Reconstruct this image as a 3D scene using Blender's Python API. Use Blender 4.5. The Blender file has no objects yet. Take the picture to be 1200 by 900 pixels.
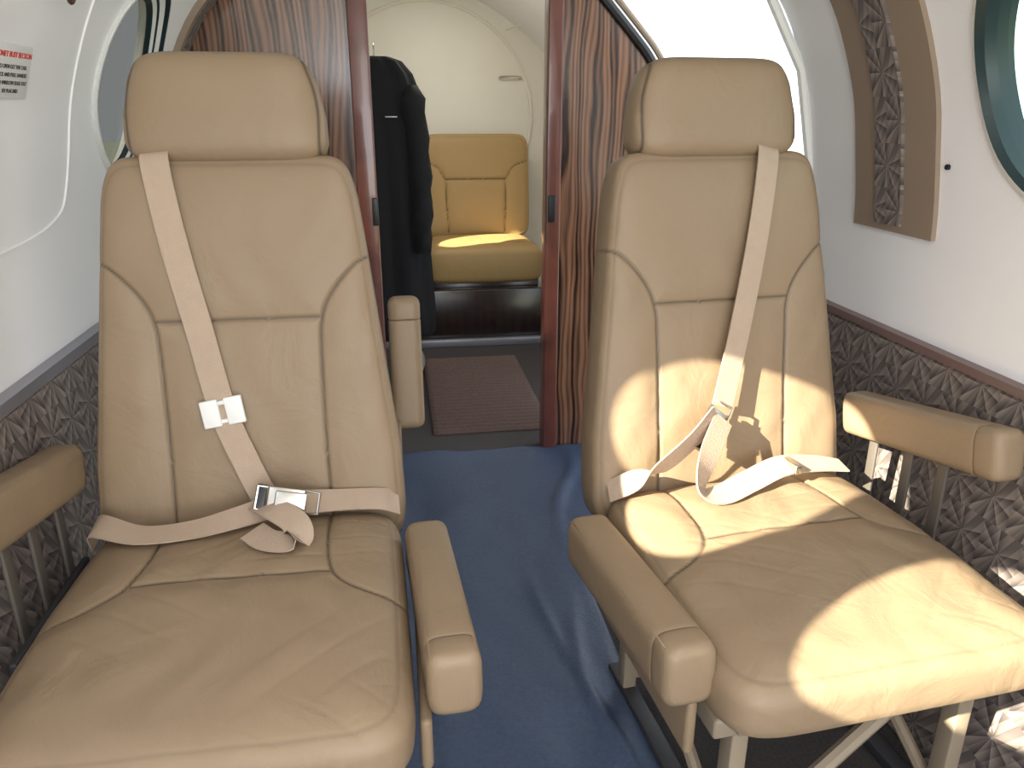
import bpy, bmesh, math, numpy as np
from mathutils import Vector, Matrix, noise
S = bpy.context.scene
COL = S.collection
CX = 0.19
# ------------------------------------------------------------------ materials
def newmat(name):
    m = bpy.data.materials.new(name); m.use_nodes = True
    nt = m.node_tree; b = nt.nodes["Principled BSDF"]
    return m, nt, b
def simple(name, col, rough=0.5, metal=0.0, bump=0.0, bscale=200, var=0.0, vscale=8, coat=0.0, spec=None):
    m, nt, b = newmat(name)
    b.inputs["Roughness"].default_value = rough
    b.inputs["Metallic"].default_value = metal
    b.inputs["Coat Weight"].default_value = coat
    if spec is not None: b.inputs["Specular IOR Level"].default_value = spec
    tc = nt.nodes.new("ShaderNodeTexCoord")
    n = nt.nodes.new("ShaderNodeTexNoise"); n.inputs["Scale"].default_value = vscale
    n.inputs["Detail"].default_value = 4
    nt.links.new(tc.outputs["Object"], n.inputs["Vector"])
    r = nt.nodes.new("ShaderNodeMixRGB")
    c = Vector(col)
    r.inputs[1].default_value = (*[max(0, x*(1-var)) for x in c], 1)
    r.inputs[2].default_value = (*[min(1, x*(1+var)) for x in c], 1)
    nt.links.new(n.outputs["Fac"], r.inputs[0])
    nt.links.new(r.outputs[0], b.inputs["Base Color"])
    if bump:
        n2 = nt.nodes.new("ShaderNodeTexNoise"); n2.inputs["Scale"].default_value = bscale
        nt.links.new(tc.outputs["Object"], n2.inputs["Vector"])
        bp = nt.nodes.new("ShaderNodeBump"); bp.inputs["Strength"].default_value = bump
        bp.inputs["Distance"].default_value = 0.002
        nt.links.new(n2.outputs["Fac"], bp.inputs["Height"])
        nt.links.new(bp.outputs["Normal"], b.inputs["Normal"])
    return m
def leather(name, col, rough=0.50):
    m, nt, b = newmat(name)
    b.inputs["Roughness"].default_value = rough
    b.inputs["Specular IOR Level"].default_value = 0.4
    tc = nt.nodes.new("ShaderNodeTexCoord")
    n = nt.nodes.new("ShaderNodeTexNoise"); n.inputs["Scale"].default_value = 5; n.inputs["Detail"].default_value = 5
    nt.links.new(tc.outputs["Object"], n.inputs["Vector"])
    r = nt.nodes.new("ShaderNodeMixRGB")
    r.inputs[1].default_value = (*[x*0.93 for x in col], 1); r.inputs[2].default_value = (*[x*1.07 for x in col], 1)
    nt.links.new(n.outputs["Fac"], r.inputs[0])
    at = nt.nodes.new("ShaderNodeAttribute"); at.attribute_name = "seam"
    r2 = nt.nodes.new("ShaderNodeMixRGB"); r2.inputs[2].default_value = (*[x*0.3 for x in col], 1)
    nt.links.new(at.outputs["Fac"], r2.inputs[0]); nt.links.new(r.outputs[0], r2.inputs[1])
    nt.links.new(r2.outputs[0], b.inputs["Base Color"])
    v = nt.nodes.new("ShaderNodeTexVoronoi"); v.inputs["Scale"].default_value = 420
    nt.links.new(tc.outputs["Object"], v.inputs["Vector"])
    n2 = nt.nodes.new("ShaderNodeTexNoise"); n2.inputs["Scale"].default_value = 9; n2.inputs["Detail"].default_value = 4
    n2.inputs["Distortion"].default_value = 1.6
    nt.links.new(tc.outputs["Object"], n2.inputs["Vector"])
    b1 = nt.nodes.new("ShaderNodeBump"); b1.inputs["Strength"].default_value = 0.15; b1.inputs["Distance"].default_value = 0.001
    nt.links.new(v.outputs["Distance"], b1.inputs["Height"])
    b2 = nt.nodes.new("ShaderNodeBump"); b2.inputs["Strength"].default_value = 0.35; b2.inputs["Distance"].default_value = 0.009
    nt.links.new(n2.outputs["Fac"], b2.inputs["Height"]); nt.links.new(b1.outputs["Normal"], b2.inputs["Normal"])
    nt.links.new(b2.outputs["Normal"], b.inputs["Normal"])
    return m
def mathn(nt, op, a, b=None):
    n = nt.nodes.new("ShaderNodeMath"); n.operation = op
    for i, x in enumerate((a, b)):
        if x is None: continue
        if isinstance(x, (int, float)): n.inputs[i].default_value = x
        else: nt.links.new(x, n.inputs[i])
    return n.outputs[0]
def pinwheel(name, size=0.085):
    m, nt, b = newmat(name)
    b.inputs["Roughness"].default_value = 0.6
    tc = nt.nodes.new("ShaderNodeTexCoord"); sx = nt.nodes.new("ShaderNodeSeparateXYZ")
    nt.links.new(tc.outputs["Object"], sx.inputs[0])
    Z = mathn(nt, 'DIVIDE', sx.outputs["Z"], size)
    row = mathn(nt, 'FLOOR', Z)
    off = mathn(nt, 'MULTIPLY', mathn(nt, 'MODULO', row, 2.0), 0.5)
    Y = mathn(nt, 'ADD', mathn(nt, 'DIVIDE', sx.outputs["Y"], size), off)
    f = mathn(nt, 'SUBTRACT', mathn(nt, 'FRACT', mathn(nt,'ADD',Y,40.0)), 0.5)
    g = mathn(nt, 'SUBTRACT', mathn(nt, 'FRACT', Z), 0.5)
    ang = mathn(nt, 'ARCTAN2', g, f)
    sec = mathn(nt, 'FRACT', mathn(nt, 'ADD', mathn(nt, 'MULTIPLY', ang, 9/(2*math.pi)), 10.0))
    strip = mathn(nt, 'FRACT', mathn(nt, 'MULTIPLY', mathn(nt, 'ADD', Y, mathn(nt, 'MULTIPLY', Z, 0.6)), 5.0))
    val = mathn(nt, 'ADD', mathn(nt, 'MULTIPLY', sec, 0.7), mathn(nt, 'MULTIPLY', strip, 0.3))
    cr = nt.nodes.new("ShaderNodeValToRGB")
    cr.color_ramp.elements[0].color = (0.055, 0.045, 0.046, 1); cr.color_ramp.elements[0].position = 0.1
    cr.color_ramp.elements[1].color = (0.30, 0.25, 0.215, 1); cr.color_ramp.elements[1].position = 0.95
    e = cr.color_ramp.elements.new(0.5); e.color = (0.155, 0.128, 0.118, 1)
    nt.links.new(val, cr.inputs[0]); nt.links.new(cr.outputs[0], b.inputs["Base Color"])
    bp = nt.nodes.new("ShaderNodeBump"); bp.inputs["Strength"].default_value = 0.4; bp.inputs["Distance"].default_value = 0.003
    nt.links.new(val, bp.inputs["Height"]); nt.links.new(bp.outputs["Normal"], b.inputs["Normal"])
    return m
def wood(name, dark, light):
    m, nt, b = newmat(name)
    b.inputs["Roughness"].default_value = 0.25; b.inputs["Coat Weight"].default_value = 0.6; b.inputs["Coat Roughness"].default_value = 0.15
    tc = nt.nodes.new("ShaderNodeTexCoord"); mp = nt.nodes.new("ShaderNodeMapping")
    mp.inputs["Scale"].default_value = (1, 1, 0.22)
    nt.links.new(tc.outputs["Object"], mp.inputs[0])
    wn = nt.nodes.new("ShaderNodeTexNoise"); wn.inputs["Scale"].default_value = 9; wn.inputs["Detail"].default_value = 1.5
    nt.links.new(mp.outputs[0], wn.inputs["Vector"])
    sx = nt.nodes.new("ShaderNodeSeparateXYZ"); nt.links.new(mp.outputs[0], sx.inputs[0])
    xw = mathn(nt, 'ADD', sx.outputs["X"], mathn(nt, 'MULTIPLY', wn.outputs["Fac"], 0.11))
    band = mathn(nt, 'MULTIPLY', mathn(nt, 'ADD', mathn(nt, 'SINE', mathn(nt, 'MULTIPLY', xw, 420.0)), 1.0), 0.5)
    band2 = mathn(nt, 'MULTIPLY', mathn(nt, 'ADD', mathn(nt, 'SINE', mathn(nt, 'MULTIPLY', xw, 131.0)), 1.0), 0.5)
    mp2 = nt.nodes.new("ShaderNodeMapping"); mp2.inputs["Scale"].default_value = (1, 1, 0.05)
    nt.links.new(tc.outputs["Object"], mp2.inputs[0])
    n = nt.nodes.new("ShaderNodeTexNoise"); n.inputs["Scale"].default_value = 160; n.inputs["Detail"].default_value = 4
    nt.links.new(mp2.outputs[0], n.inputs["Vector"])
    v = mathn(nt, 'ADD', mathn(nt, 'ADD', mathn(nt, 'MULTIPLY', band, 0.35), mathn(nt, 'MULTIPLY', band2, 0.3)), mathn(nt, 'MULTIPLY', n.outputs["Fac"], 0.4))
    cr = nt.nodes.new("ShaderNodeValToRGB")
    cr.color_ramp.elements[0].color = (*dark, 1); cr.color_ramp.elements[0].position = 0.25
    cr.color_ramp.elements[1].color = (*light, 1); cr.color_ramp.elements[1].position = 0.75
    nt.links.new(v, cr.inputs[0]); nt.links.new(cr.outputs[0], b.inputs["Base Color"])
    return m
def pane(name, tint, opaque, col):
    m, nt, b = newmat(name)
    out = nt.nodes["Material Output"]
    b.inputs["Base Color"].default_value = (*col, 1); b.inputs["Roughness"].default_value = 0.15
    t = nt.nodes.new("ShaderNodeBsdfTransparent"); t.inputs[0].default_value = (*tint, 1)
    mx = nt.nodes.new("ShaderNodeMixShader"); mx.inputs[0].default_value = opaque
    nt.links.new(t.outputs[0], mx.inputs[1]); nt.links.new(b.outputs[0], mx.inputs[2])
    nt.links.new(mx.outputs[0], out.inputs[0])
    return m
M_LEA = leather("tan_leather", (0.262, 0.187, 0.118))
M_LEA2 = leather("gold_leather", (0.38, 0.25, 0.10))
M_WALL = simple("white_liner", (0.87, 0.86, 0.875), 0.4, bump=0.05, bscale=300, var=0.02)
M_CREAM = simple("cream_liner", (0.80, 0.76, 0.65), 0.5, var=0.03)
M_PAT = pinwheel("pinwheel_fabric")
M_WOOD = wood("zebra_wood", (0.022, 0.009, 0.007), (0.27, 0.13, 0.075))
M_DWOOD = wood("dark_wood", (0.006, 0.004, 0.004), (0.03, 0.014, 0.010))
M_JAMB = simple("mahogany_edge", (0.15, 0.048, 0.035), 0.3, var=0.3, vscale=20, coat=0.4)
M_BLACK = simple("black_plastic", (0.012, 0.012, 0.014), 0.4)
M_GASK = simple("window_gasket", (0.012, 0.028, 0.03), 0.35)
M_TAN = simple("tan_trim", (0.28, 0.21, 0.155), 0.6, bump=0.1)
M_RAIL = simple("grey_rail", (0.30, 0.30, 0.33), 0.35, metal=0.5)
M_RAILR = simple("brown_rail", (0.16, 0.10, 0.09), 0.35)
M_METAL = simple("chrome", (0.6, 0.57, 0.53), 0.25, metal=1.0)
M_STRUT = simple("satin_strut", (0.12, 0.105, 0.09), 0.55, metal=0.3)
M_FRAME = simple("painted_frame", (0.30, 0.24, 0.17), 0.5)
M_TRACK = simple("dark_track", (0.04, 0.04, 0.045), 0.5)
M_BELT = simple("beige_webbing", (0.42, 0.315, 0.235), 0.75, bump=0.5, bscale=500, var=0.06, vscale=60)
M_WHITE = simple("white_plastic", (0.75, 0.75, 0.73), 0.4)
M_CARPET = simple("grey_carpet", (0.055, 0.047, 0.047), 0.95, bump=1.0, bscale=350, var=0.6, vscale=180)
M_MAT = simple("brown_mat", (0.13, 0.085, 0.072), 0.95, bump=0.8, bscale=500, var=0.35, vscale=120)
M_BLUE = simple("blue_vinyl", (0.050, 0.076, 0.135), 0.5, bump=0.6, bscale=240, var=0.35, vscale=110)
M_CLOTH = simple("black_cloth", (0.006, 0.006, 0.008), 0.9, bump=0.3, bscale=400)
M_RED = simple("red_ink", (0.6, 0.03, 0.03), 0.6)
M_INK = simple("black_ink", (0.05, 0.05, 0.05), 0.6)
M_GROUND = simple("apron_ground", (0.40, 0.42, 0.33), 0.95, var=0.3, vscale=0.4)
M_PANE = pane("clear_pane", (0.75, 0.90, 0.85), 0.04, (0.3, 0.4, 0.4))
M_SHADE = pane("polarised_pane", (0.12, 0.12, 0.11), 0.45, (0.12, 0.12, 0.11))
M_OPEN = pane("clear_pane_b",(1,1,1),0.0,(1,1,1))

# ------------------------------------------------------------------ mesh helpers
class MB:
    def __init__(s): s.v=[]; s.f=[]; s.m=[]; s.seam=[]
    def add(s, v, f, mi=0, seam=None):
        o=len(s.v); s.v += [tuple(map(float,p)) for p in v]
        s.f += [tuple(i+o for i in q) for q in f]; s.m += [mi]*len(f)
        s.seam += list(seam) if seam is not None else [0.0]*len(v)
def mkobj(name, mb, mats, parent=None, smooth=True, sharp=40, **props):
    me = bpy.data.meshes.new(name); me.from_pydata(mb.v, [], mb.f); me.update()
    for m in mats: me.materials.append(m)
    me.polygons.foreach_set("material_index", mb.m)
    if any(mb.seam):
        a = me.attributes.new("seam", 'FLOAT', 'POINT'); a.data.foreach_set("value", mb.seam)
    bm = bmesh.new(); bm.from_mesh(me); bmesh.ops.recalc_face_normals(bm, faces=bm.faces); bm.to_mesh(me); bm.free()
    if smooth:
        me.polygons.foreach_set("use_smooth", [True]*len(me.polygons))
        if sharp: me.set_sharp_from_angle(angle=math.radians(sharp))
    ob = bpy.data.objects.new(name, me); COL.objects.link(ob)
    if parent: ob.parent = parent
    for k, v in props.items(): ob[k] = v
    return ob
def box(mb, x0,x1,y0,y1,z0,z1, mi=0, M=None):
    v=[Vector((x,y,z)) for x in (x0,x1) for y in (y0,y1) for z in (z0,z1)]
    if M: v=[M@p for p in v]
    mb.add(v,[(0,1,3,2),(4,6,7,5),(0,4,5,1),(2,3,7,6),(0,2,6,4),(1,5,7,3)],mi)
def rbox(mb, x0,x1,y0,y1,z0,z1, r=0.01, mi=0, M=None, seg=3):
    bm=bmesh.new(); bmesh.ops.create_cube(bm,size=1)
    for v in bm.verts: v.co=Vector(((x0+x1)/2+v.co.x*(x1-x0),(y0+y1)/2+v.co.y*(y1-y0),(z0+z1)/2+v.co.z*(z1-z0)))
    bmesh.ops.bevel(bm,geom=list(bm.edges),offset=r,segments=seg,affect='EDGES',profile=0.5)
    bm.verts.index_update()
    mb.add([(M@v.co if M else v.co) for v in bm.verts],[tuple(v.index for v in f.verts) for f in bm.faces],mi); bm.free()
def catmull(P, n=8):
    P=[Vector(p) for p in P]; Q=[P[0]*2-P[1]]+P+[P[-1]*2-P[-2]]; out=[]
    for i in range(1,len(Q)-2):
        a,b,c,d=Q[i-1:i+3]
        for k in range(n):
            t=k/n
            out.append(0.5*((2*b)+(c-a)*t+(2*a-5*b+4*c-d)*t*t+(3*b-a-3*c+d)*t**3))
    out.append(P[-1]); return out
def tube(mb, P, r, mi=0, seg=8, closed=False):
    P=[Vector(p) for p in P]; n=len(P); vs=[]; prev=None
    for i,p in enumerate(P):
        if closed: t=(P[(i+1)%n]-P[i-1]).normalized()
        else: t=(P[min(i+1,n-1)]-P[max(i-1,0)]).normalized()
        if prev is None:
            up=Vector((0,0,1)) if abs(t.z)<0.9 else Vector((1,0,0))
            prev=t.cross(up).normalized()
        a=(prev-t*prev.dot(t)).normalized(); prev=a; b=t.cross(a)
        for k in range(seg):
            th=2*math.pi*k/seg; vs.append(p+(a*math.cos(th)+b*math.sin(th))*r)
    fs=[]
    for i in range(n if closed else n-1):
        j=(i+1)%n
        for k in range(seg):
            fs.append((i*seg+k,i*seg+(k+1)%seg,j*seg+(k+1)%seg,j*seg+k))
    if not closed:
        fs.append(tuple(range(seg))); fs.append(tuple((n-1)*seg+k for k in range(seg)))
    mb.add(vs,fs,mi)
def ribbon(mb, P, W, width, th=0.0025, mi=0, n=8):
    """flat webbing: centre points P, per-point width directions W"""
    C=catmull(P,n); D=catmull(W,n); vs=[]; N=len(C)
    for i in range(N):
        t=(C[min(i+1,N-1)]-C[max(i-1,0)]).normalized()
        w=D[i]; w=(w-t*w.dot(t)).normalized(); nn=t.cross(w)
        for a,b in ((-1,-1),(1,-1),(1,1),(-1,1)):
            vs.append(C[i]+w*a*width/2+nn*b*th/2)
    fs=[]
    for i in range(N-1):
        for k in range(4): fs.append((i*4+k,i*4+(k+1)%4,i*4+4+(k+1)%4,i*4+4+k))
    fs+=[(0,1,2,3),(N*4-4,N*4-3,N*4-2,N*4-1)]
    mb.add(vs,fs,mi)
def loft(mb, secs, seg=28, n=4.0, mi=0, fn=None, seams=None):
    """secs: (centre, X axis, Z axis, halfw, halfh)"""
    vs=[]; sm=[]
    for i,(c,X,Z,w,h) in enumerate(secs):
        for k in range(seg):
            th=2*math.pi*k/seg; cs,sn=math.cos(th),math.sin(th)
            L=(abs(cs)**n+abs(sn)**n)**(1/n)
            p=Vector(c)+Vector(X)*(cs/L*w)+Vector(Z)*(sn/L*h)
            if fn: p=fn(p,i,th)
            vs.append(p); sm.append(seams[i] if seams else 0)
    fs=[]
    for i in range(len(secs)-1):
        for k in range(seg): fs.append((i*seg+k,i*seg+(k+1)%seg,(i+1)*seg+(k+1)%seg,(i+1)*seg+k))
    fs.append(tuple(range(seg))); fs.append(tuple((len(secs)-1)*seg+k for k in range(seg)))
    mb.add(vs,fs,mi,sm)
def segdist(x,y,poly):
    d=np.full(x.shape,9.0)
    for (ax,ay),(bx,by) in zip(poly[:-1],poly[1:]):
        vx,vy=bx-ax,by-ay; L=vx*vx+vy*vy+1e-12
        t=np.clip(((x-ax)*vx+(y-ay)*vy)/L,0,1)
        d=np.minimum(d,np.hypot(x-ax-t*vx,y-ay-t*vy))
    return d
def sm2(P,n=10): return [(p.x,p.y) for p in catmull([(a,b,0) for a,b in P],n)]
def pad(mb, v0, v1, hw, Tf, Tb, seams, place, nu=170, nv=190, n=7, p=4.5, edge=None, bolster=0.0, fold=0.0, mi=0, pillow=0.004, sd=0.0040, esd=0.22, wr=0.0):
    s=np.linspace(-1,1,nu); t=np.linspace(-1,1,nv); k=0.80*math.pi/2
    su=np.sin(k*s)/math.sin(k); sv=np.sin(k*t)/math.sin(k)
    U,V=np.meshgrid(su,sv)
    m=np.maximum(abs(U),abs(V)); L=(abs(U)**n+abs(V)**n)**(1/n)+1e-9
    U2=U*m/L; V2=V*m/L
    vv=(v0+v1)/2+V2*(v1-v0)/2
    xx=U2*np.interp(vv,[a for a,_ in hw],[b for _,b in hw])
    prof=(np.clip(1-m**p,0,1))**(1/p)
    d=np.full(xx.shape,9.0)
    for sp in seams: d=np.minimum(d,segdist(xx,vv,sp))
    hwid=np.mean([b for _,b in hw])
    g=sd*np.exp(-(d/0.0032)**2)+pillow*np.exp(-(d/0.022)**2)
    seam=np.exp(-(d/0.0022)**2)
    if edge:
        de=abs((1-m)*hwid-edge)
        g=g+sd*esd*np.exp(-(de/0.003)**2); seam=np.maximum(seam,0.25*np.exp(-(de/0.0020)**2))
    rng=np.sin(xx*47+1.3*np.sin(vv*31))*np.sin(vv*23+2*np.sin(xx*19))
    wrk=np.zeros(xx.shape)
    if wr:
        for a,b,c,e,f in ((31,140,2.0,0.0,0.3),(-52,110,1.2,1.7,0.2),(75,90,0.6,0.4,0.4)):
            ph=xx*a+vv*b+c*np.sin(xx*17+vv*9+e)
            wrk+=-np.exp(-((np.mod(ph,6.2832)-3.1416)/0.5)**2)*np.clip(np.sin(xx*9+vv*13*f+e*3)*np.sin(vv*11+e),0,1)
    zf=Tf*prof+bolster*(xx/hwid)**2*prof-g*prof+fold*rng*prof+wr*wrk*prof
    zb=-Tb*prof
    idx=np.arange(nu*nv).reshape(nv,nu)
    V_=[place(a,b,c) for a,b,c in zip(xx.ravel(),vv.ravel(),zf.ravel())]
    F_=[(int(idx[j,i]),int(idx[j,i+1]),int(idx[j+1,i+1]),int(idx[j+1,i])) for j in range(nv-1) for i in range(nu-1)]
    off=len(V_); bidx={}
    for j in range(nv):
        for i in range(nu):
            if j in (0,nv-1) or i in (0,nu-1): bidx[j,i]=int(idx[j,i])
    def gb(j,i):
        if (j,i) not in bidx:
            bidx[j,i]=len(V_); V_.append(place(xx[j,i],vv[j,i],zb[j,i]))
        return bidx[j,i]
    for j in range(nv-1):
        for i in range(nu-1): F_.append((gb(j,i),gb(j+1,i),gb(j+1,i+1),gb(j,i+1)))
    sa=list(seam.ravel())+[0.0]*(len(V_)-off)
    mb.add(V_,F_,mi,sa)

# ------------------------------------------------------------------ cabin section
PZ=[0,0.2,0.45,0.65,0.85,1.0,1.125,1.27,1.377,1.5,1.6,1.655,1.67]
PH=[0.69,0.765,0.80,0.81,0.81,0.79,0.763,0.70,0.615,0.47,0.30,0.13,0.0]
_c=catmull([(a,b,0) for a,b in zip(PZ,PH)],8)
CZ=np.array([p.x for p in _c]); CH=np.array([max(0,p.y) for p in _c])
def half(z): return float(np.interp(z,CZ,CH))
def secpts(z0,z1,side,n,off=0.0):
    out=[]
    for z in np.linspace(z0,z1,n):
        dz=0.01; dh=half(min(z+dz,1.66))-half(max(z-dz,0)); nrm=Vector((2*dz,-dh)).normalized()
        out.append((CX+side*(half(z)-off*nrm.x), z-off*nrm.y))
    return out
def solid(mb, inner, outer, ys, mi=0):
    K=len(inner); sec=inner+outer[::-1]; n=len(sec); vs=[]; fs=[]
    for y in ys: vs+=[(x,y,z) for x,z in sec]
    for j in range(len(ys)-1):
        for i in range(n):
            fs.append((j*n+i,j*n+(i+1)%n,(j+1)*n+(i+1)%n,(j+1)*n+i))
    for j in (0,len(ys)-1):
        for i in range(K-1): fs.append((j*n+i,j*n+i+1,j*n+n-2-i,j*n+n-1-i))
    mb.add(vs,fs,mi)
def boolean(ob, cutters):
    for c in cutters:
        md=ob.modifiers.new("b",'BOOLEAN'); md.operation='DIFFERENCE'; md.object=c; md.solver='EXACT'
    dg=bpy.context.evaluated_depsgraph_get(); dg.update()
    me=bpy.data.meshes.new_from_object(ob.evaluated_get(dg)); ob.modifiers.clear(); ob.data=me
    me.polygons.foreach_set("use_smooth",[True]*len(me.polygons)); me.set_sharp_from_angle(angle=math.radians(30))
def cyl_cut(y,z,r,side):
    mb=MB(); n=64
    xs=(CX+side*0.3,CX+side*1.2)
    vs=[(x,y+r*math.cos(2*math.pi*k/n),z+r*math.sin(2*math.pi*k/n)) for x in xs for k in range(n)]
    fs=[(k,(k+1)%n,n+(k+1)%n,n+k) for k in range(n)]+[tuple(range(n)),tuple(range(n,2*n))]
    mb.add(vs,fs); return mkobj("cut",mb,[],smooth=False)
def rr_cut(y0,y1,z0,z1,r,x0,x1):
    mb=MB(); pts=[]
    for cy,cz,a0 in ((y1-r,z1-r,0),(y0+r,z1-r,90),(y0+r,z0+r,180),(y1-r,z0+r,270)):
        for k in range(9):
            a=math.radians(a0+k*90/8); pts.append((cy+r*math.cos(a),cz+r*math.sin(a)))
    n=len(pts); vs=[(x,*p) for x in (x0,x1) for p in pts]
    mb.add(vs,[(k,(k+1)%n,n+(k+1)%n,n+k) for k in range(n)]+[tuple(range(n)),tuple(range(n,2*n))])
    return mkobj("cut",mb,[],smooth=False), pts
YS=list(np.linspace(-1.3,4.32,48)); T=0.05; ZC=1.40
SUNW=((0.595,1.155,0.185),(0.125,1.135,0.135),(3.36,1.08,0.15))  # last entry: unseen aft window added to put sun on the bench
WIN=[("l",1.93,1.135,0.195),("r",1.00,1.14,0.205)]+[("l",*w) for w in SUNW]
wl=MB(); solid(wl,secpts(-0.02+0.02,ZC,-1,40),secpts(0,ZC,-1,40,-T),YS)
wl=mkobj("wall_left",wl,[M_WALL],kind="structure")
wr=MB(); solid(wr,secpts(0,ZC,1,40),secpts(0,ZC,1,40,-T),YS)
wr=mkobj("wall_right",wr,[M_WALL],kind="structure")
ce=MB()
inn=secpts(ZC,1.665,-1,22)+secpts(ZC,1.665,1,22)[::-1]; out=secpts(ZC,1.665,-1,22,-T)+secpts(ZC,1.665,1,22,-T)[::-1]
solid(ce,inn,out,YS); ce=mkobj("ceiling",ce,[M_WALL],kind="structure")
cl=[cyl_cut(y,z,r,-1) for s,y,z,r in WIN if s=="l"]; crr=[cyl_cut(y,z,r,1) for s,y,z,r in WIN if s=="r"]
dcut,dpts=rr_cut(1.77,2.85,0.02,1.50,0.13,0.60,1.35)
boolean(wl,cl); boolean(wr,crr+[dcut]); boolean(ce,[dcut])
for c in cl+crr+[dcut]: bpy.data.objects.remove(c)
mb=MB(); box(mb,CX-0.72,CX+0.72,-1.3,4.32,-0.05,0.0); mkobj("floor",mb,[M_CARPET],smooth=False,kind="structure")
mb=MB(); box(mb,CX-0.9,CX+0.9,4.32,4.36,-0.05,1.8); mkobj("wall_back",mb,[M_CREAM],smooth=False,kind="structure")
# windows : conforming rings
def ring(name,side,yc,zc,rad,prof,paneoff,paner,panemat):
    mb=MB(); n=72
    vs=[]
    for r,o,_ in prof:
        for k in range(n):
            a=2*math.pi*k/n; z=zc+rad*r*math.sin(a); vs.append((CX+side*(half(z)-o),yc+rad*r*math.cos(a),z))
    for i in range(len(prof)-1):
        mb.add([vs[i*n+k] for k in range(n)]+[vs[(i+1)*n+k] for k in range(n)],[(k,(k+1)%n,n+(k+1)%n,n+k) for k in range(n)],prof[i][2])
    vs=[(CX+side*(half(zc)-paneoff),yc,zc)]
    for q in (0.25,0.5,0.75,1.0):
        for k in range(n):
            a=2*math.pi*k/n; z=zc+rad*paner*q*math.sin(a); vs.append((CX+side*(half(z)-paneoff),yc+rad*paner*q*math.cos(a),z))
    fs=[(0,1+k,1+(k+1)%n) for k in range(n)]
    for j in range(3): fs+=[(1+j*n+k,1+j*n+(k+1)%n,1+(j+1)*n+(k+1)%n,1+(j+1)*n+k) for k in range(n)]
    mb.add(vs,fs,2)
    return mkobj(name,mb,[M_WHITE,M_GASK,panemat],smooth=True,sharp=35,kind="structure")
ring("window_1",-1,1.93,1.135,0.195,[(1.06,-0.002,0),(1.06,0.006,0),(1.04,0.009,0),(1.01,0.009,1),(0.985,0.0,0),(0.95,-0.008,1),(0.935,-0.012,0),(0.91,-0.018,1),(0.90,-0.026,1),(0.89,-0.030,1)],-0.028,0.90,M_SHADE)
ring("window_2",1,1.00,1.14,0.205,[(1.07,-0.002,0),(1.06,0.006,0),(1.03,0.010,0),(1.0,0.012,1),(0.95,0.002,1),(0.92,-0.015,1),(0.90,-0.03,1),(0.89,-0.04,1)],-0.038,0.90,M_PANE)
for i,(y,z,r) in enumerate(SUNW):
    ring("window_%d"%(i+3),-1,y,z,r,[(1.12,-0.002,0),(1.10,0.010,0),(1.0,0.012,1),(0.99,-0.04,1)],-0.04,0.99,M_OPEN)
# lower wall fabric and rails
def band(name,side,z0,z1,y0,y1,o0,o1,mats,ny=12,nz=16):
    mb=MB(); solid(mb,secpts(z0,z1,side,nz,o1),secpts(z0,z1,side,nz,o0),list(np.linspace(y0,y1,ny)))
    return mkobj(name,mb,mats,kind="structure")
band("trim_1",-1,0.0,0.645,-1.2,2.33,0.0,0.018,[M_PAT])
band("trim_2",1,0.0,0.645,-1.2,1.75,0.0,0.018,[M_PAT])
band("trim_3",-1,0.645,0.665,-1.2,2.33,0.0,0.026,[M_RAIL],nz=3)
band("trim_4",1,0.645,0.66,-1.2,1.75,0.0,0.024,[M_RAILR],nz=3)
band("trim_5",1,0.85,1.6,1.31,1.565,0.0,0.010,[M_TAN],nz=40)
band("trim_6",1,0.865,1.6,1.40,1.485,0.009,0.017,[M_PAT],nz=40)
band("trim_7",-1,0.67,1.6,2.25,2.335,0.0,0.012,[M_PAT],nz=40)
band("trim_8",-1,0.67,1.6,2.225,2.25,0.0,0.016,[M_TAN],nz=40)
# door opening lip
mb=MB(); P2=[]
for i in range(len(dpts)):
    a,b=dpts[i],dpts[(i+1)%len(dpts)]
    for k in range(6):
        y=a[0]+(b[0]-a[0])*k/6; z=a[1]+(b[1]-a[1])*k/6; P2.append((CX+half(z)-0.002,y,z))
tube(mb,P2,0.012,closed=True); mkobj("trim_9",mb,[M_WHITE],kind="structure")
mb=MB()
path=[(1.60,1.5),(1.62,1.2),(1.60,0.95),(1.52,0.885),(1.3,0.865),(1.05,0.865)]
pp=catmull([(a,b,0) for a,b in path],8)
tube(mb,[(CX-half(p.y)+0.0005,p.x,p.y) for p in pp],0.003,seg=6); mkobj("trim_10",mb,[M_WALL],kind="structure")

# ------------------------------------------------------------------ partition doors
def prism(mb,poly,y0,y1,mi=0):
    n=len(poly); vs=[(x,y0,z) for x,z in poly]+[(x,y1,z) for x,z in poly]
    mb.add(vs,[(k,(k+1)%n,n+(k+1)%n,n+k) for k in range(n)]+[tuple(range(n)),tuple(range(n,2*n))],mi)
mb=MB(); lp=[(-0.05,0.0),(-0.05,1.60)]+[(x,z) for x,z in secpts(1.60,0.0,-1,40,0.004)]
prism(mb,lp,2.345,2.38); rbox(mb,-0.100,-0.046,2.325,2.39,0.0,1.60,0.004,1)
rbox(mb,-0.062,-0.044,2.319,2.33,0.76,0.84,0.003,2)
mkobj("door_1",mb,[M_WOOD,M_JAMB,M_BLACK],sharp=30,kind="structure")
rp=[(0.46,0.0),(0.46,1.55),(0.50,1.50),(0.60,1.385),(0.70,1.28),(0.76,1.21),(0.84,1.08),(0.92,0.85),(0.95,0.6),(0.94,0.3),(0.87,0.0)]
mb=MB(); prism(mb,rp,2.345,2.38); rbox(mb,0.456,0.500,2.325,2.39,0.0,1.55,0.004,1)
rbox(mb,0.462,0.485,2.319,2.33,0.76,0.84,0.003,2)
ep=catmull([(x,2.36,z) for x,z in rp[2:9]],6)
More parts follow.
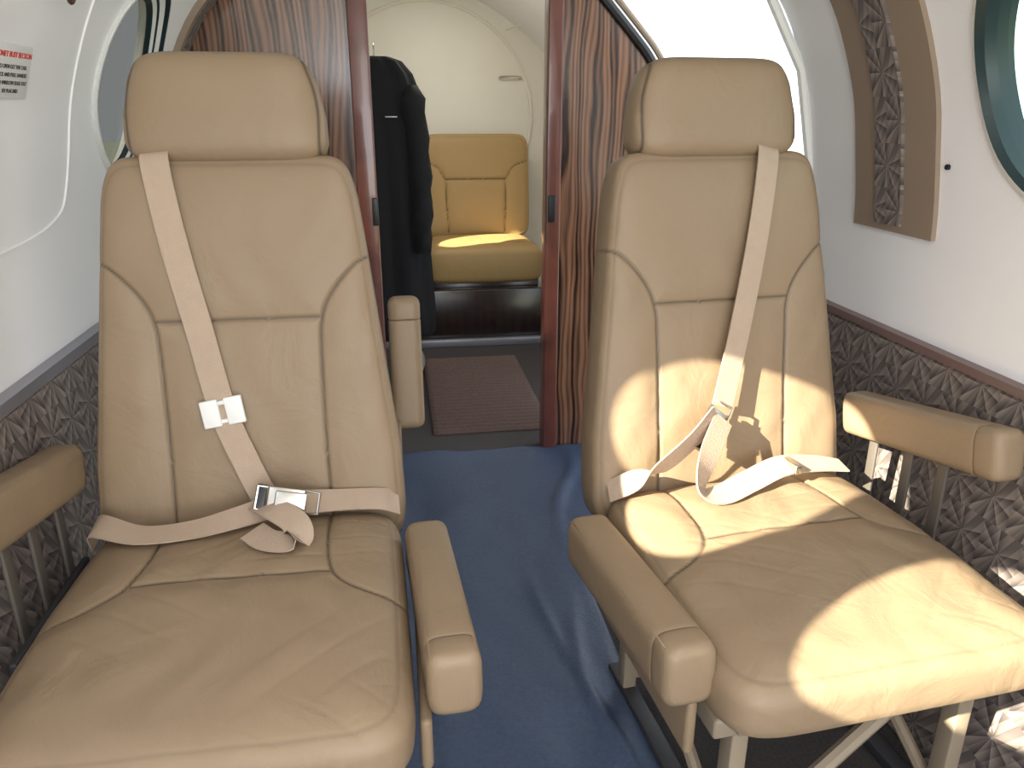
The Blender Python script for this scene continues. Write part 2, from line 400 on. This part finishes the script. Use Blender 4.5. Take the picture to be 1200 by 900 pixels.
tube(mb,[(p.x+0.006,p.y-0.02,p.z+0.006) for p in ep],0.014,2); tube(mb,[(p.x+0.03,p.y-0.02,p.z+0.02) for p in ep],0.009,3)
mkobj("door_2",mb,[M_WOOD,M_JAMB,M_BLACK,M_TAN],sharp=30,kind="structure")

# ------------------------------------------------------------------ aft compartment
mb=MB(); arc=[(0.2+0.555*math.cos(a),4.312,1.05+0.555*math.sin(a)) for a in np.linspace(-0.5,math.pi+0.5,80)]
tube(mb,arc,0.009,seg=8); mkobj("trim_11",mb,[M_CREAM],kind="structure")
mb=MB(); tube(mb,[(0.62,4.30,1.47),(0.72,4.0,1.50),(0.76,3.6,1.42)],0.004); mkobj("trim_12",mb,[M_CREAM],kind="structure")
mb=MB(); rbox(mb,-0.35,0.90,3.60,3.66,0.0,0.27,0.004); mkobj("trim_13",mb,[M_DWOOD],kind="structure",sharp=30)
mb=MB(); rbox(mb,-0.3,0.86,3.565,3.60,0.0,0.035,0.004); mkobj("trim_14",mb,[M_RAIL],kind="structure",sharp=30)
mb=MB(); tube(mb,catmull([(0.585,4.318,1.24),(0.59,4.295,1.245),(0.64,4.29,1.247),(0.69,4.295,1.245),(0.695,4.318,1.24)],5),0.006)
mkobj("grab_handle",mb,[M_METAL],label="small grey pull handle on cream rear bulkhead",category="handle")
bench=bpy.data.objects.new("bench_seat",None); COL.objects.link(bench); bench.location=(0.43,3.66,0)
bench["label"]="golden tan leather bench seat against the rear bulkhead"; bench["category"]="seat"
mb=MB(); rr=math.radians(8)
bs=[sm2([(-0.27,0.36),(-0.2,0.33),(-0.16,0.27)],6)+[(-0.15,0.0)],sm2([(0.27,0.36),(0.2,0.33),(0.16,0.27)],6)+[(0.15,0.0)],[(-0.16,0.27),(0.16,0.27)]]
pad(mb,-0.03,0.50,[(-0.03,0.285),(0.5,0.285)],0.05,0.05,bs,lambda x,v,t:(x,0.46+v*math.sin(rr)-t*math.cos(rr),0.47+v*math.cos(rr)+t*math.sin(rr)),nu=90,nv=90,n=10,edge=0.02,sd=0.008)
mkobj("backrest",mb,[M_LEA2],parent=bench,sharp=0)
mb=MB()
pad(mb,-0.01,0.46,[(-0.01,0.285),(0.46,0.27)],0.095,0.10,[[(-0.28,0.12),(0.28,0.12)]],lambda x,v,t:(x,v,0.375+t),nu=90,nv=90,n=9,p=5)
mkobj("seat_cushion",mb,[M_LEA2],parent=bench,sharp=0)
mb=MB(); rbox(mb,-0.26,0.26,0.03,0.60,0.0,0.30,0.005); mkobj("seat_base",mb,[M_DWOOD],parent=bench,sharp=30)
# jacket
jk=bpy.data.objects.new("jacket",None); COL.objects.link(jk); jk.location=(-0.045,3.15,-0.03)
jk["label"]="black jacket hanging beside the partition doorway"; jk["category"]="jacket"
def fold(p,i,th):
    s=1+0.10*math.sin(th*7+i*0.25)+0.05*math.sin(th*13-i*0.4)
    return Vector((p.x*s,p.y*s,p.z))
secs=[]
for z,w,h in [(1.30,0.05,0.03),(1.285,0.09,0.045),(1.24,0.125,0.06),(1.17,0.150,0.075),(1.05,0.155,0.085),(0.9,0.155,0.09),(0.75,0.16,0.095),(0.6,0.165,0.1),(0.45,0.17,0.1),(0.32,0.175,0.105),(0.24,0.175,0.105),(0.22,0.16,0.09)]:
    secs.append(((0,0,z),(1,0,0),(0,1,0),w,h))
mb=MB(); loft(mb,secs,seg=48,n=2.3,fn=fold); mkobj("jacket_body",mb,[M_CLOTH],parent=jk,sharp=0)
def fold2(p,i,th): 
    return p+Vector((0.006*math.sin(i*2.1+th*2),0.006*math.cos(i*1.7+th*3),0))
for sx in (1,-1):
    secs=[]
    for k in range(14):
        t=k/13; secs.append(((sx*(0.125+0.03*math.sin(t*2.2)),-0.03-0.05*t,1.20-0.62*t),(1,0,0),(0,1,0),0.052-0.016*t if 0<k<13 else 0.03,0.055-0.015*t if 0<k<13 else 0.03))
    mb=MB(); loft(mb,secs,seg=24,n=2,fn=fold2); mkobj("sleeve",mb,[M_CLOTH],parent=jk,sharp=0)
mb=MB(); rbox(mb,0.03,0.075,-0.112,-0.104,1.085,1.091,0.001); mkobj("chest_mark",mb,[M_RAIL],parent=jk,label="small pale embroidered mark")
mb=MB(); tube(mb,catmull([(0,0,1.29),(0,0,1.33),(0.0,0.02,1.345),(0.0,0.035,1.33),(0.0,0.03,1.31)],6),0.003); mkobj("hanger_hook",mb,[M_METAL],parent=jk)

# mats
def sheet(name,x0,x1,y0,y1,nx,ny,fz,mat,th=0.004,fx=None,**pr):
    mb=MB(); X=np.linspace(x0,x1,nx); Y=np.linspace(y0,y1,ny)
    vs=[((fx(x,y) if fx else x),y,fz(x,y)) for y in Y for x in X]; o=len(vs)
    fs=[(j*nx+i,j*nx+i+1,(j+1)*nx+i+1,(j+1)*nx+i) for j in range(ny-1) for i in range(nx-1)]
    rim=[i for i in range(nx)]+[j*nx+nx-1 for j in range(1,ny)]+[(ny-1)*nx+i for i in range(nx-2,-1,-1)]+[j*nx for j in range(ny-2,0,-1)]
    low=[(vs[r][0],vs[r][1],0.0005) for r in rim]; n=len(rim)
    vs+=low; fs+=[(rim[k],rim[(k+1)%n],o+(k+1)%n,o+k) for k in range(n)]
    mb.add(vs,fs); return mkobj(name,mb,[mat],**pr)
def rz(x,y): 
    e=min((x+0.06)/0.02,(0.42-x)/0.02,1)
    w=noise.noise(Vector((x*7,y*2.2,0)))*0.010+noise.noise(Vector((x*16+y*5,y*5,3)))*0.006
    w2=0.013*math.exp(-((x-0.35-0.02*math.sin(y*9))/0.016)**2)*(0.5+0.5*math.sin(y*7))
    w3=0.006*math.exp(-((x-0.29+0.12*(y-1.45))/0.012)**2)*math.exp(-((y-1.4)/0.25)**2)
    return 0.004+max(0,e)*(max(0,w+0.006)+w2+w3)
def fxr(x,y):
    k=min(1,max(0,(y-1.45)/0.8)); k=k*k*(3-2*k)
    return x+max(0,(x-0.0)/0.42)*0.19*k
sheet("floor_runner",-0.06,0.42,-1.0,2.34,70,360,rz,M_BLUE,fx=fxr,label="blue wrinkled protective runner along the aisle floor",category="floor runner",sharp=0)
def mz(x,y): return 0.011+0.005*math.cos(y*2*math.pi/0.034)
sheet("door_mat",0.10,0.52,2.50,3.36,20,420,mz,M_MAT,label="brown ribbed mat on carpet inside the doorway",category="mat",sharp=0)
mb=MB(); secs=[]
for k in range(12):
    t=k/11; w=0.045*math.sin(math.pi*(0.12+0.8*t))**0.6; h=0.035*(1-0.5*t)+0.005
    secs.append(((0.06,3.40-0.25*t,h),(1,0,0),(0,0,1),w,h))
loft(mb,secs,n=2.4); mkobj("shoe",mb,[simple("grey_canvas",(0.25,0.23,0.21),0.8)],label="grey shoe on the floor under the hanging jacket",category="shoe",sharp=60)

# placard + ring on left wall
pl=MB(); zc,yc=1.137,1.355
def wf(y,z,o=0.0): return Vector((CX-half(z)+o,y,z))
A=wf(yc,zc-0.04); B=wf(yc,zc+0.04); up=(B-A).normalized(); nx=Vector((0,1,0)).cross(up).normalized()
M=Matrix.Identity(4)
for i,c in enumerate((Vector((0,1,0)),up,nx)):
    for r in range(3): M[r][i]=c[r]
M.translation=(A+B)/2+nx*0.006
rbox(pl,-0.062,0.062,-0.040,0.040,-0.004,0.0,0.0015,0,M)
plo=mkobj("placard",pl,[M_WHITE],sharp=30,label="white placard with red heading on the cabin wall",category="sign")
def text(s,x,y,size,mat,nm):
    cu=bpy.data.curves.new(nm,'FONT'); cu.body=s; cu.size=size; cu.align_x='CENTER'; cu.extrude=0.0003
    cu.materials.append(mat); o=bpy.data.objects.new(nm,cu); COL.objects.link(o)
    dg=bpy.context.evaluated_depsgraph_get(); me=bpy.data.meshes.new_from_object(o.evaluated_get(dg)); bpy.data.objects.remove(o)
    o=bpy.data.objects.new(nm,me); COL.objects.link(o); me.transform(M@Matrix.Translation((x,y,0.0006))); o.parent=plo
text("DONET BUSY BECKON",0,0.022,0.0115,M_RED,"heading_text")
for i,t in enumerate(("TO OPEN GET THE CALL","LOCK AND PULL HANDLE","PUSH WINDOW EDGE OUT","SEE PLACARD")):
    text(t,0,0.005-0.012*i,0.0085,M_INK,"body_text")
mb=MB(); c=wf(1.45,1.275,0.02)
tube(mb,[c+Vector((0.006*math.sin(a),0.014*math.cos(a),0.032*math.sin(a))) for a in np.linspace(0,2*math.pi,32,endpoint=False)],0.0045,closed=True)
rbox(mb,c.x-0.03,c.x+0.006,c.y-0.012,c.y+0.012,c.z+0.025,c.z+0.05,0.004)
mkobj("pull_ring",mb,[simple("bronze_ring",(0.10,0.05,0.04),0.35,metal=0.4)],label="dark oval pull ring hanging on the cabin wall",category="handle")
mb=MB(); p=Vector((CX+half(0.985)-0.002,1.285,0.985)); tube(mb,[p,p-Vector((0.005,0,0))],0.005,seg=12)
mkobj("snap_stud",mb,[M_BLACK],label="small dark snap stud on white wall",category="fastener")
mb=MB(); box(mb,-60,60,-60,60,-1.05,-1.0); mkobj("ground",mb,[M_GROUND],smooth=False,kind="structure")

# ------------------------------------------------------------------ seats
RC=math.radians(11); sR,cR=math.sin(RC),math.cos(RC); Z0=0.42; TF=0.05
def bk(x,v,t): return (x, v*sR-(t-TF)*cR, Z0+v*cR+(t-TF)*sR)
HW=[(-0.06,0.258),(0.0,0.258),(0.1,0.254),(0.2,0.242),(0.34,0.226),(0.44,0.215),(0.54,0.203),(0.62,0.190)]
seatA=bpy.data.objects.new("passenger_seat",None); COL.objects.link(seatA)
seatA["category"]="seat"; seatA["group"]="tan leather cabin seats"
seatA["label"]="shaded tan leather cabin seat with belt buckled near the oval window"
parts=[]
def part(name,mb,mats,parent=None,**k):
    o=mkobj(name,mb,mats,parent=parent or seatA,**k); parts.append(o); return o
mb=MB()
sl=sm2([(-0.235,0.445),(-0.195,0.428),(-0.155,0.385),(-0.134,0.34),(-0.129,0.28),(-0.128,0.1),(-0.132,-0.06)],10)
sr=[(-a,b) for a,b in sl]
pad(mb,-0.07,0.608,HW,TF,0.06,[sl,sr,[(-0.134,0.34),(0.134,0.34)]],bk,nu=190,nv=230,n=14,p=5,edge=0.012,bolster=0.010,fold=0.0010,wr=0.0)
part("backrest",mb,[M_LEA],sharp=0)
mb=MB()
pad(mb,0.594,0.768,[(0.594,0.154),(0.63,0.160),(0.67,0.158),(0.72,0.148),(0.77,0.130)],0.058,0.05,[sm2([(-0.146,0.59),(-0.146,0.69),(-0.121,0.77)],8),sm2([(0.146,0.59),(0.146,0.69),(0.121,0.77)],8)],
    lambda x,v,t:bk(x,v,t+0.0),nu=120,nv=90,n=7,p=4,pillow=0.001,sd=0.0015)
part("headrest",mb,[M_LEA],sharp=0)
for sx in (-0.06,0.06):
    mb=MB(); tube(mb,[bk(sx,0.58,-0.01),bk(sx,0.64,-0.01)],0.007)
    part("headrest_post",mb,[M_METAL])
FR=0.525
def cu(x,v,t):
    k=min(1,max(0,(v-0.25)/0.22)); k=k*k*(3-2*k)
    if t<0: t*=1-0.55*k
    return (x,0.015-v,0.365+t-0.012*k)
mb=MB()
cl_=sm2([(-0.128,-0.01),(-0.131,0.12),(-0.137,0.19),(-0.155,0.24),(-0.20,0.275),(-0.28,0.30)],10); cr_=[(-a,b) for a,b in cl_]
pad(mb,0.0,FR+0.015,[(0,0.247),(0.3,0.255),(0.57,0.260)],0.078,0.075,[cl_,cr_,[(-0.139,0.222),(0.139,0.222)]],cu,nu=190,nv=200,n=9,p=3.8,edge=0.018,fold=0.0016,wr=0.0010)
part("seat_cushion",mb,[M_LEA],sharp=0)
def arm(mb,p0,p1,w,h,mi=0):
    p0,p1=Vector(p0),Vector(p1); L=(p1-p0).length; t=(p1-p0)/L; X=Vector((0,0,1)).cross(t)
    X=(X.normalized() if X.length>0.3 else Vector((1,0,0))); Z=t.cross(X)
    secs=[];se=[]
    for s in [0,0.001,0.004,0.009,0.016,0.02,0.04]+list(np.linspace(0.06,L-0.06,10))+[L-0.050,L-0.048,L-0.046,L-0.044,L-0.042,L-0.03,L-0.016,L-0.009,L-0.004,L-0.001,L]:
        e=min(s,L-s); r=0.016; q=1-math.sqrt(max(0,1-(1-e/r)**2)) if e<r else 0
        k=1-(r/(w/2))*q; k2=1-(r/(h/2))*q
        gr=0.955 if abs(s-(L-0.046))<0.001 else (0.985 if abs(s-(L-0.046))<0.0025 else 1)
        secs.append((p0+t*s,X,Z,w/2*k*gr,h/2*k2*gr)); se.append(0.8 if gr==0.955 else 0.0)
    loft(mb,secs,seg=40,n=4.5,mi=mi,seams=se)
    for sx in (-1,1):
        tube(mb,[p0+t*s+X*sx*(w/2-0.0070)+Z*(h/2-0.0066) for s in np.linspace(0.02,L-0.02,8)],0.0014,mi,6)
def outer_arm(side):
    mb=MB(); arm(mb,(side*0.300,0.05,0.515),(side*0.300,-0.32,0.580),0.060,0.084)
    a=part("armrest",mb,[M_LEA],sharp=0)
    for y in (-0.03,-0.12,-0.2):
        mb=MB(); rbox(mb,side*0.296-0.003,side*0.296+0.003,y-0.011,y+0.011,0.30,0.53-(y)*0.15,0.002)
        part("armrest_strut",mb,[M_STRUT],parent=a,sharp=30)
    mb=MB(); rbox(mb,side*0.29-0.006,side*0.29+0.006,-0.26,0.02,0.27,0.36,0.004)
    part("armrest_bracket",mb,[M_TRACK],parent=a,sharp=30)
def inner_arm(p0,p1,w):
    mb=MB(); arm(mb,p0,p1,w,0.092)
    part("armrest",mb,[M_LEA],sharp=0)
mb=MB()
rbox(mb,-0.235,0.235,-0.44,0.0,0.265,0.30,0.006)
for sx in (-0.19,0.19):
    rbox(mb,sx-0.016,sx+0.016,-0.48,0.02,0.0,0.022,0.003,1)
    for y in (-0.42,-0.04):
        rbox(mb,sx-0.013,sx+0.013,y-0.016,y+0.016,0.02,0.27,0.003)
    tube(mb,[(sx,-0.41,0.04),(sx,-0.06,0.25)],0.011)
rbox(mb,-0.21,0.21,-0.46,-0.435,0.285,0.315,0.003)
rbox(mb,-0.19,0.19,-0.45,-0.425,0.035,0.06,0.003); rbox(mb,-0.19,0.19,-0.05,-0.025,0.035,0.06,0.003)
tube(mb,[(-0.17,-0.435,0.055),(0.05,-0.44,0.27)],0.012)
part("seat_frame",mb,[M_FRAME,M_TRACK],sharp=30)
shared=list(parts)
seatB=bpy.data.objects.new("passenger_seat",None); COL.objects.link(seatB)
seatB["category"]="seat"; seatB["group"]="tan leather cabin seats"
seatB["label"]="sunlit tan leather cabin seat beside the open airstair doorway"
for o in shared:
    c=o.copy(); COL.objects.link(c); c.parent=seatB
parts=[]
outer_arm(-1); inner_arm((0.288,-0.07,0.388),(0.309,-0.445,0.402),0.072)
mb=MB(); rbox(mb,0.262,0.278,-0.44,0.0,0.27,0.35,0.007); part("side_panel",mb,[M_LEA],sharp=30)
mb=MB(); arm(mb,(0.272,0.30,0.45),(0.272,0.345,0.72),0.066,0.075); 
rbox(mb,0.235,0.255,0.10,0.32,0.44,0.48,0.006); part("folded_armrest",mb,[M_LEA],sharp=30,label="raised armrest folded upright")
def mainbelt(seat,strap,W1,lapL,WL,lapR,WR,loop,WLp,buckle,ang,guide,gang):
    mb=MB(); ribbon(mb,strap,W1,0.044)
    if lapL: ribbon(mb,lapL,WL,0.044)
    if lapR: ribbon(mb,lapR,WR,0.044)
    if loop: ribbon(mb,loop,WLp,0.044)
    b=mkobj("seat_belt",mb,[M_BELT],parent=seat,sharp=50,label="beige webbing lap and shoulder belt")
    mb=MB(); Mx=Matrix.Translation(buckle)@Matrix.Rotation(math.radians(90-30),4,'X')@Matrix.Rotation(ang,4,'Z')@Matrix.Scale(0.85,4)
    rbox(mb,-0.035,0.035,-0.024,0.024,-0.006,0.004,0.003,0,Mx); rbox(mb,-0.020,0.040,-0.017,0.017,0.004,0.012,0.003,0,Mx)
    tube(mb,[Mx@Vector(q) for q in ((0.035,-0.022,0),(0.062,-0.02,0.002),(0.062,0.02,0.002),(0.035,0.022,0))],0.003)
    tube(mb,[Mx@Vector(q) for q in ((-0.035,-0.022,0),(-0.055,-0.022,0.002),(-0.055,0.022,0.002),(-0.035,0.022,0))],0.003)
    rbox(mb,-0.056,-0.038,-0.026,0.026,-0.003,0.003,0.001,1,Mx)
    mkobj("buckle",mb,[M_METAL,M_BLACK],parent=b,sharp=30,label="chrome lift-latch buckle")
    if guide:
        mb=MB(); Mx=Matrix.Translation(guide)@Matrix.Rotation(math.radians(90-11),4,'X')@Matrix.Rotation(gang,4,'Z')
        rbox(mb,-0.034,-0.005,-0.023,0.023,-0.003,0.006,0.002,0,Mx); rbox(mb,0.005,0.034,-0.023,0.023,-0.003,0.006,0.002,0,Mx)
        rbox(mb,-0.03,0.03,0.012,0.019,-0.003,0.004,0.002,0,Mx); rbox(mb,-0.03,0.03,-0.019,-0.012,-0.003,0.004,0.002,0,Mx)
        mkobj("belt_guide",mb,[M_WHITE],parent=b,sharp=30,label="white plastic strap guide")
    return b
ZT=0.447
strapL=[bk(-0.105,0.61,0.03),bk(-0.108,0.595,TF+0.004),bk(-0.09,0.47,TF+0.008),bk(-0.062,0.33,TF+0.010),bk(-0.035,0.19,TF+0.010),bk(-0.003,0.10,TF+0.014),bk(0.022,0.040,TF+0.020)]
mainbelt(seatA,strapL,[(1,0,0.15)]*7,
 [(-0.25,-0.02,0.41),(-0.235,-0.05,0.452),(-0.16,-0.085,ZT+0.003),(-0.08,-0.085,ZT+0.006),(-0.01,-0.065,ZT+0.012),(0.03,-0.05,ZT+0.016)],[(0.2,1,0.5),(0.1,1,0.35),(0,1,0.15),(0,1,0.2),(0,1,0.4),(0,1,0.6)],
 [(0.245,0.0,0.43),(0.21,-0.02,ZT+0.004),(0.14,-0.022,ZT+0.008),(0.08,-0.040,ZT+0.018)],[(0,1,0.8),(0,1,0.5),(0,1,0.5),(0,1,0.7)],
 [(0.02,-0.045,ZT+0.026),(0.048,-0.085,ZT+0.033),(0.085,-0.12,ZT+0.024),(0.088,-0.145,ZT+0.008),(0.045,-0.135,ZT+0.005),(0.015,-0.105,ZT+0.007)],[(0.8,0.6,0.2)]*6,
 Vector((0.065,-0.065,ZT+0.036)),-0.18,Vector(bk(-0.035,0.19,TF+0.012)),0.15)
seatA_save=seatA; seatA=seatB; parts=[]
outer_arm(1); inner_arm((-0.293,-0.06,0.375),(-0.283,-0.455,0.392),0.076)
mb=MB(); rbox(mb,-0.278,-0.262,-0.44,0.0,0.25,0.34,0.007); part("side_panel",mb,[M_LEA],sharp=30)
strapR=[bk(0.090,0.61,0.03),bk(0.088,0.595,TF+0.004),bk(0.060,0.45,TF+0.016),bk(0.022,0.30,TF+0.026),bk(-0.008,0.19,TF+0.03),bk(-0.020,0.15,TF+0.032)]
bb=mainbelt(seatB,strapR,[(1,0.1,-0.2)]*6,
 [(-0.235,-0.01,0.43),(-0.20,-0.03,0.455),(-0.15,-0.05,0.49),(-0.09,-0.045,0.535),(-0.045,-0.03,0.57)],[(0,1,0.5),(0.1,1,0.6),(0.5,0.5,-0.8),(0.7,0.4,-0.6),(0.7,0.3,-0.6)],
 [(-0.03,-0.03,0.56),(-0.075,-0.07,0.51),(-0.10,-0.10,0.465),(-0.07,-0.11,ZT+0.006),(0.0,-0.085,ZT+0.012),(0.08,-0.06,ZT+0.022),(0.16,-0.05,ZT+0.014),(0.215,-0.055,ZT+0.006)],[(0.9,0.2,-0.3),(0.9,0.2,-0.4),(0.6,0.7,-0.2),(0,1,0.3),(0,1,0.5),(0,1,0.5),(0,1,0.3),(0,1,0.1)],
 None,None,
 Vector(bk(-0.050,0.115,TF+0.045)),0.9,None,0)
mb=MB(); Mx=Matrix.Translation((0.10,-0.058,ZT+0.018)); rbox(mb,-0.006,0.006,-0.025,0.025,-0.006,0.012,0.002,0,Mx)
mkobj("belt_slide",mb,[M_METAL],parent=bb,sharp=30,label="small chrome belt slide")
seatA_save.location=(-0.262,1.22,0); seatA_save.rotation_euler=(0,0,0)
seatB.location=(0.592,1.235,0); seatB.rotation_euler=(0,0,math.radians(5))

# ------------------------------------------------------------------ lights
w=bpy.data.worlds.new("World"); S.world=w; w.use_nodes=True
bg=w.node_tree.nodes["Background"]; bg.inputs[0].default_value=(0.83,0.91,1.0,1); bg.inputs[1].default_value=2.8
d=Vector((1.0,0.50,-0.58)).normalized()
sun=bpy.data.lights.new("sun",'SUN'); sun.energy=27; sun.angle=math.radians(0.6); sun.color=(1,0.93,0.74)
so=bpy.data.objects.new("sun",sun); COL.objects.link(so); so.rotation_euler=d.to_track_quat('-Z','Y').to_euler()
def area(name,loc,dirv,sx,sy,e,col=(1,1,1)):
    l=bpy.data.lights.new(name,'AREA'); l.shape='RECTANGLE'; l.size=sx; l.size_y=sy; l.energy=e; l.color=col
    o=bpy.data.objects.new(name,l); COL.objects.link(o); o.location=loc; o.rotation_euler=Vector(dirv).to_track_quat('-Z','Y').to_euler()
area("cabin_fill",(CX,0.1,1.58),(0.0,0.35,-1),0.5,1.2,7.5,(1,0.96,0.94))  # unseen soft fill added under the ceiling, not a cabin fitting
area("forward_fill",(CX,-1.1,1.0),(0,1,-0.05),1.2,0.9,17,(0.96,0.965,1))  # added area light standing in for daylight through the open front
area("aft_fill",(0.25,3.5,1.60),(0,0.1,-1),0.4,0.5,4.5,(1,0.95,0.85))  # unseen fill light added to brighten the aft compartment
# ------------------------------------------------------------------ camera
cam=bpy.data.cameras.new("camera"); co=bpy.data.objects.new("camera",cam); COL.objects.link(co)
cam.sensor_width=36; cam.lens=27; cam.clip_start=0.01
yaw=math.radians(8.6); pit=math.radians(19.6)
co.location=(0,0,1.08)
fw=Vector((math.sin(yaw)*math.cos(pit),math.cos(yaw)*math.cos(pit),-math.sin(pit)))
co.rotation_euler=fw.to_track_quat('-Z','Y').to_euler()
S.camera=co
S.view_settings.view_transform='Standard'
